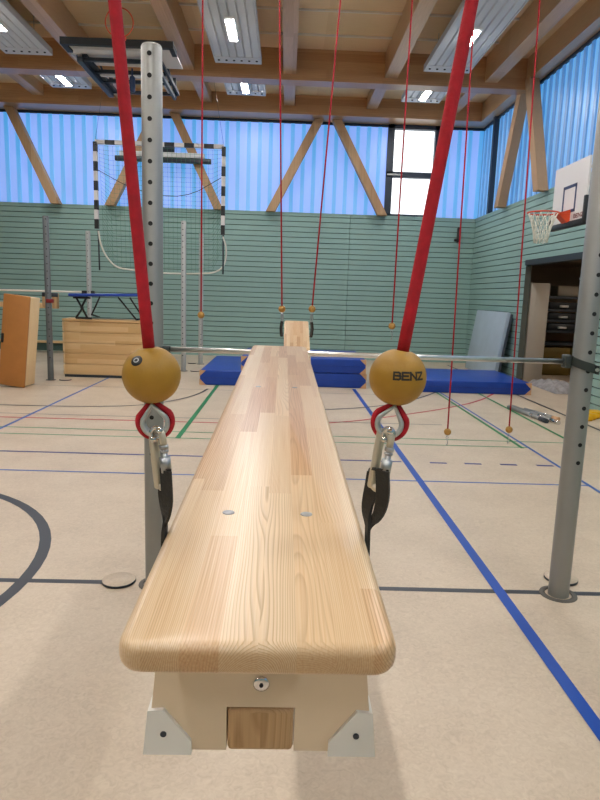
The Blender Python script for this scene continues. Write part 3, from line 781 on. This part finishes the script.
# wooden bar between the wall-side posts with a bench hooked on it
t = thing('wooden_bar', 'thin pale wooden bar at the far left, behind the dark post', 'bar', (-7.5, 14.9, 1.6))
MB().cyl((-3.5, 0, -.03), (2.9, 0, .015), .022, 12).build('rod', M['batten'], t); MB().rbox(2.78, 3.06, -.13, -.02, -.03, .05, .01, 1).build('clamp', M['black_plastic'], t)
t = thing('hooked_bench', 'wooden bench at far left hooked below the thin pale bar', 'bench', (-7.5, 14.72, 1.24))
MB().rbox(-2.5, 1.95, -.06, .06, -.02, .10, .01, 2).build('seat_plank', M['box_wood'], t)
for xx in (1.98, 2.2): MB().rbox(xx-.06, xx+.06, -.07, .07, .02 if xx < 2 else -.02, .33, .01, 2).build('end_plate', M['endgrain'], t)
MB().rbox(1.92, 2.27, -.075, -.02, .24, .34, .01, 1).build('hook_strap', M['dark_metal'], t)
t = thing('low_bench', 'low wooden bench against the foot of the end wall at far left', 'bench', (-7.6, 16.7, 0))
MB().rbox(-2, 1.9, -.13, .13, .26, .31, .01, 2).build('seat_plank', M['box_wood'], t)
for xx in (-1.4, .0, 1.4): MB().rbox(xx-.02, xx+.02, -.12, .12, 0, .26, .006, 1).build('leg_plate', M['dark_metal'], t)
MB().rbox(-2, 1.9, -.03, .03, .06, .26, .01, 1).build('balance_beam', M['groove'], t)  # dark green colour stands in for the shadow under the seat

# ------------------------------------------------------------------ hoisted handball goal
t = thing('handball_goal', 'black and white striped handball goal with green net hoisted before the end wall', 'goal', (-2.855, 14.5, 0))
gx = 1.40
def striped(p0, p1, n, name, first):
    m = MB(); a, b = Vector(p0), Vector(p1); h = .042; vert = abs(a.x-b.x) < 1e-6
    for i in range(n):
        u, v = a.lerp(b, i/n), a.lerp(b, (i+1)/n)
        if vert: m.box(a.x-h, a.x+h, -h, h, v.z, u.z, mat=(i+first) % 2)
        else: m.box(u.x, v.x, -h, h, a.z-h, a.z+h, mat=(i+first) % 2)
    return m.build(name, [M['black_plastic'], M['board_white']], t)
striped((-gx, 0, 4.86), (gx, 0, 4.86), 13, 'crossbar', 1)
striped((-gx, 0, 4.86), (-gx, 0, 3.02), 9, 'goal_post', 0); striped((gx, 0, 4.86), (gx, 0, 2.98), 9, 'goal_post', 0)
bow = smooth_path([(-gx+.02, .05, 2.98), (-gx+.03, .12, 2.72), (-gx+.12, .2, 2.45), (-gx+.32, .3, 2.20), (-gx+.6, .34, 2.16), (0, .36, 2.10), (gx-.6, .34, 2.12), (gx-.15, .3, 2.16), (gx+.05, .2, 2.35), (gx+.08, .1, 2.72), (gx, .03, 2.95)], 3)
MB().tube(bow, .02, 8).build('lower_bow', M['cream'], t)
for sx in (-1, 1): MB().cyl((sx*gx, .1, 3.0), (sx*gx, .14, 2.12), .018, 8).build('bow_stay', M['dark_metal'], t)
# net: cords following a sheet from crossbar down to the bow
def net_pt(u, v):
    x = (-gx+.05)+(2*gx-.1)*u; ztop = 4.8; zb_ = 2.14 + .55*max(0, abs(u-.5)*2-.82)/.18
    z = ztop+(zb_-ztop)*v; y = .08+.22*math.sin(v*PI*.5)+.06*math.sin(u*9)*v
    return (x, y, z)
nm = MB(); NU, NV = 27, 27
for i in range(NU+1): nm.tube([net_pt(i/NU, j/12) for j in range(13)], .0026, 4, cap=False)
for j in range(NV+1): nm.tube([net_pt(i/12, j/NV) for i in range(13)], .0026, 4, cap=False)
nm.build('net', M['net_green'], t)
hc = MB()
for sx in (-1, 1): hc.cyl((sx*gx, .0, 4.88), (sx*(gx-.3), .0, ZD-.01), .003, 6)
hc.tube(smooth_path([(-gx, .05, 4.3), (-.6, .2, 3.9), (.5, .2, 3.75), (gx, .05, 4.25)], 2), .008, 6)
hc.build('hoist_cable', M['dark_metal'], t)
t = thing('wall_rail', 'dark horizontal rail with pale top seen behind the hoisted goal net', 'rail', (-3.23, 16.85, 5.0))
MB().rbox(-1.22, 1.22, -.05, .08, -.06, .06, .01, 1).build('dark_rail', M['dark_metal'], t); MB().rbox(-1.1, 1.05, -.06, .08, .06, .18, .01, 1).build('pale_cover', M['panel'], t)
MB().rbox(-.12, .28, -.06, .08, .18, .4, .01, 1).build('motor_box', M['dark_metal'], t)
# ------------------------------------------------------------------ folded basketball frame under the roof
t = thing('folded_basketball_frame', 'basketball backboard on folding arms, drawn up flat under the roof', 'basketball hoop', (-2.87, 11.2, 5.66))
MB().box(-.93, .88, 0, 1.05, .02, .05).build('backboard', M['board_white'], t)
f = MB(); f.box(-.95, .90, -.04, .04, -.02, .09); f.box(-.95, -.86, 0, .35, -.02, .07); f.box(.82, .90, 0, .35, -.02, .07); f.build('edge_padding', M['pad_black'], t)
MB().tube([(.03+.225*math.cos(a), -.0-.06, .33+.225*math.sin(a)) for a in [2*PI*i/36 for i in range(36)]], .010, 8, True).build('rim', M['rim'], t)
MB().box(-.07, .13, -.07, .02, .06, .12).build('rim_bracket', M['rim'], t)
for x0, x1 in ((-.80, -.74), (.50, .52)):
    a = MB(); a.box(x0-.03, x1+.0, .45, 2.45, -.12, -.04); a.box(x0+.04, x1+.07, .5, 2.45, -.03, .03); a.build('long_arm', M['dark_metal'], t)
    MB().box(x0-.13, x0-.05, .45, 2.45, -.02, .0).build('pale_brace', M['panel'], t)
for y, z in ((.55, -.08), (1.2, -.06), (1.75, -.05), (2.4, -.05)): MB().box(-.8, .55, y-.03, y+.03, z, z+.06).build('cross_tube', M['dark_metal'], t)
MB().box(-.80, .55, .14, .3, -.03, .015).build('pale_cross_tube', M['panel'], t); MB().box(-.7, .5, 1.35, 1.43, -.05, .0).build('pale_cross_tube', M['panel'], t)
for x in (-.78, .50): h = MB(); h.box(x-.03, x+.03, 2.36, 2.44, -.1, .28); h.cyl((x, 2.40, .0), (x+.0, 1.2, .38), .02, 8); h.build('hanger', M['dark_metal'], t)
MB().cyl((-.02, 1.0, -.02), (-.02, 1.0, -.15), .018, 8).rbox(-.065, .03, .95, 1.05, -.42, -.15, .03, 3).build('winch_drop', M['blue_box'], t)
# ------------------------------------------------------------------ wall basketball hoop
t = thing('basketball_hoop', 'white basketball backboard with orange rim on the side wall above the storeroom', 'basketball hoop', (4.2, 9.66, 3.31))
bd = MB().box(0, .03, -.555, .58, -.4, .46).build('backboard', M['board_white'], t)
m = MB()
for y0, y1, z0, z1 in ((-.225, .225, .10, .145), (-.225, .225, -.26, -.215), (-.225, -.18, -.26, .145), (.18, .225, -.26, .145)): m.box(-.003, 0, y0, y1, z0, z1)
m.build('target_square', M['board_blue'], bd)
letter_mesh('BENZ', .05, .06, .02, .012, lambda P: [(-.004, -.36-p[0], -.33+p[1]) for p in P]).build('printed_lettering', M['red_print'], bd)
m = MB(); m.rbox(-.03, .06, -.58, .60, -.475, -.39, .012, 2); m.rbox(-.03, .06, -.60, -.535, -.47, -.08, .012, 2); m.rbox(-.03, .06, .56, .61, -.47, -.3, .012, 2)
m.build('edge_padding', M['pad_black'], t)
MB().tube([(-.375+.225*math.cos(a), .225*math.sin(a), -.27) for a in [2*PI*i/32 for i in range(32)]], .011, 8, True).build('rim', M['rim'], t)
MB().prism([(-.18, -.27), (0, -.22), (0, -.41), (-.05, -.40)], -.09, .09, 'y').box(-.17, 0, -.1, .1, -.275, -.262).build('rim_bracket', M['rim'], t)
nt_ = MB(); n = 12
for k_ in range(n):
    for s_ in (1, -1):
        pts = []
        for j in range(7):
            v = j/6; a = 2*PI*(k_+s_*v*1.6)/n; r_ = .21-.115*v+.02*math.sin(v*PI)*-1
            pts.append((-.375+r_*math.cos(a), r_*math.sin(a), -.28-.43*v))
        nt_.tube(pts, .0065, 5)
nt_.build('net', M['cream'], t)
s_ = MB()
for y in (-.35, .35):
    s_.box(.03, .79, y-.03, y+.03, .1, .16); s_.cyl((.05, y, -.28), (.78, y, .10), .02, 8)
s_.build('wall_bracket', M['dark_metal'], t)

# ------------------------------------------------------------------ odds and ends
t = thing('tall_cabinet', 'tall grey cabinet standing just inside the storeroom opening', 'cabinet', (5.16, 13.30, 0))
MB().rbox(0, .40, 0, .5, .02, 2.12, .006, 1).build('body', M['cabinet'], t); MB().rbox(.004, .396, -.018, 0, .03, 2.11, .004, 1).build('door', M['cabinet'], t)
t = thing('storage_rack', 'dark storage rack with shelves inside the storeroom', 'rack', (6.15, 14.9, 0))
for x in (0, 1.5):
    for y in (0, .6): MB().box(x-.03, x+.03, y-.03, y+.03, 0, 2.0).build('rack_post', M['dark_metal'], t)
for z in (.35, .75, 1.05, 1.3, 1.55, 1.85): MB().box(-.03, 1.53, -.03, .63, z-.03, z+.03).build('shelf', M['dark_metal'], t)
for z in (1.08, 1.33, 1.58): MB().rbox(.12, .9, .02, .5, z, z+.16, .01, 1).build('shelf_tray', M['pad_black'], t); 
for i, z in enumerate((1.08, 1.33, 1.58)):
    tag(MB().rbox(6.50, 6.70, 14.84, 14.9, z+.04, z+.09, .01, 1).build('white_tag', M['white']), 'small white tag on the dark rack, %s of three' % ('lowest', 'middle', 'topmost')[i], 'tag')
tag(MB().rbox(6.45, 6.95, 14.95, 15.4, 1.885, 2.13, .02, 1).build('storage_box', M['cabinet']), 'grey box on top of the dark storeroom rack', 'box')
for i, (x, z, w_) in enumerate(((6.19, .385, .68), (6.91, .385, .7), (6.19, .0, .68), (6.91, .0, .7))):
    tag(MB().rbox(x, x+w_, 14.86, 15.4, z, z+.28, .015, 1).build('crate', M['olive']), 'olive crate on the %s of the storeroom rack, %s' % (('lower shelf', 'floor')[i//2], ('nearer the cabinet', 'nearer the thick post')[i % 2]), 'crate')
# folded tarpaulin
bm = bmesh.new(); bmesh.ops.create_grid(bm, x_segments=26, y_segments=20, size=.5)
for v in bm.verts:
    x, y = v.co.x, v.co.y; e = max(abs(x), abs(y))*2
    v.co.z = (.12*(1-e**4) + .03*math.sin(x*21+y*6)*(1-e**6) + .02*math.sin(y*27-x*8)*(1-e**6) + .006) ; v.co.x *= .72; v.co.y *= 1.5
for f_ in bm.faces: f_.smooth = True
tag(MB().take(bm, M=tr(5.55, 12.45, 0)).build('folded_tarpaulin', M['tarp']), 'crumpled grey tarpaulin lying on the floor of the storeroom opening', 'tarpaulin')
# tubes on the floor
for i, (a, b, r_) in enumerate((((3.66, 9.92, .03), (3.80, 8.75, .03), .03), ((3.74, 9.95, .03), (3.93, 8.65, .03), .028), ((3.86, 9.75, .028), (4.06, 8.95, .028), .026))):
    t = thing('steel_tube', 'grey steel tube lying on the floor, %s of three by the storeroom' % ('nearest the ropes', 'middle', 'nearest the thick post')[i], 'tube', a, group='grey steel tubes on the floor')
    d = Vector(b)-Vector(a)
    MB().cyl((0,0,0), d*.86, r_, 12).build('shaft', M['alu'], t)
    MB().cyl(d*.84, d, r_*1.15, 12).build('end_fitting', (M['dark_metal'], M['chrome'], M['cork'])[i], t)
    MB().cyl(d*.6, d*.66, r_*1.2, 12).build('collar', M['chrome'], t)
t = thing('yellow_strap_bundle', 'yellow plastic bundle on the floor behind the right thick post', 'bundle', (4.58, 9.25, 0))
y_ = MB()
for i in range(5): y_.rbox(-.22+.07*i, .02+.1*i, -.25+.1*i, .0+.1*i, .0, .07+.02*(i % 2), .02, 2)
y_.build('bundle', M['yellow'], t)
t = thing('wall_holder', 'small black holder with a cord on the end wall near the corner', 'holder', (4.56, 17.12, 3.42))
MB().rbox(-.03, .03, -.06, .08, -.18, .2, .02, 2).rbox(-.11, .0, -.05, .05, -.16, -.09, .02, 2).build('body', M['black_plastic'], t)

# ------------------------------------------------------------------ world, camera, view
w = bpy.data.worlds.new('daylight'); S.world = w; w.use_nodes = True
bgn = w.node_tree.nodes['Background']; bgn.inputs[0].default_value = (.93, .97, 1, 1); bgn.inputs[1].default_value = 2.2
cam = bpy.data.cameras.new('camera'); co = bpy.data.objects.new('camera', cam); COL.objects.link(co)
cam.sensor_fit = 'HORIZONTAL'; cam.sensor_width = 36; cam.lens = 626.12/600*36; cam.clip_start = .02; cam.clip_end = 200
Yc = Vector((-14, -105, 626.12)).normalized(); N = Vector((-123, 3750, 626.12)); N = (N - Yc*N.dot(Yc)).normalized(); Zc = -N; Xc = Yc.cross(Zc)
# world axes seen in camera space -> camera axes in world space
Rw = Matrix(((Xc.x, Yc.x, Zc.x), (Xc.y, Yc.y, Zc.y), (Xc.z, Yc.z, Zc.z)))
cr, cd, cf = Vector(Rw[0]), Vector(Rw[1]), Vector(Rw[2])
m4 = Matrix(((cr.x, -cd.x, -cf.x, 0), (cr.y, -cd.y, -cf.y, 0), (cr.z, -cd.z, -cf.z, 1.70), (0, 0, 0, 1)))
co.matrix_world = m4
S.camera = co
vs = S.view_settings; vs.view_transform = 'Standard'; vs.look = 'None'; vs.gamma = 1; vs.use_curve_mapping = False; vs.exposure = -0.2
S.cycles.max_bounces = 8; S.cycles.diffuse_bounces = 5; S.cycles.caustics_reflective = False; S.cycles.caustics_refractive = False
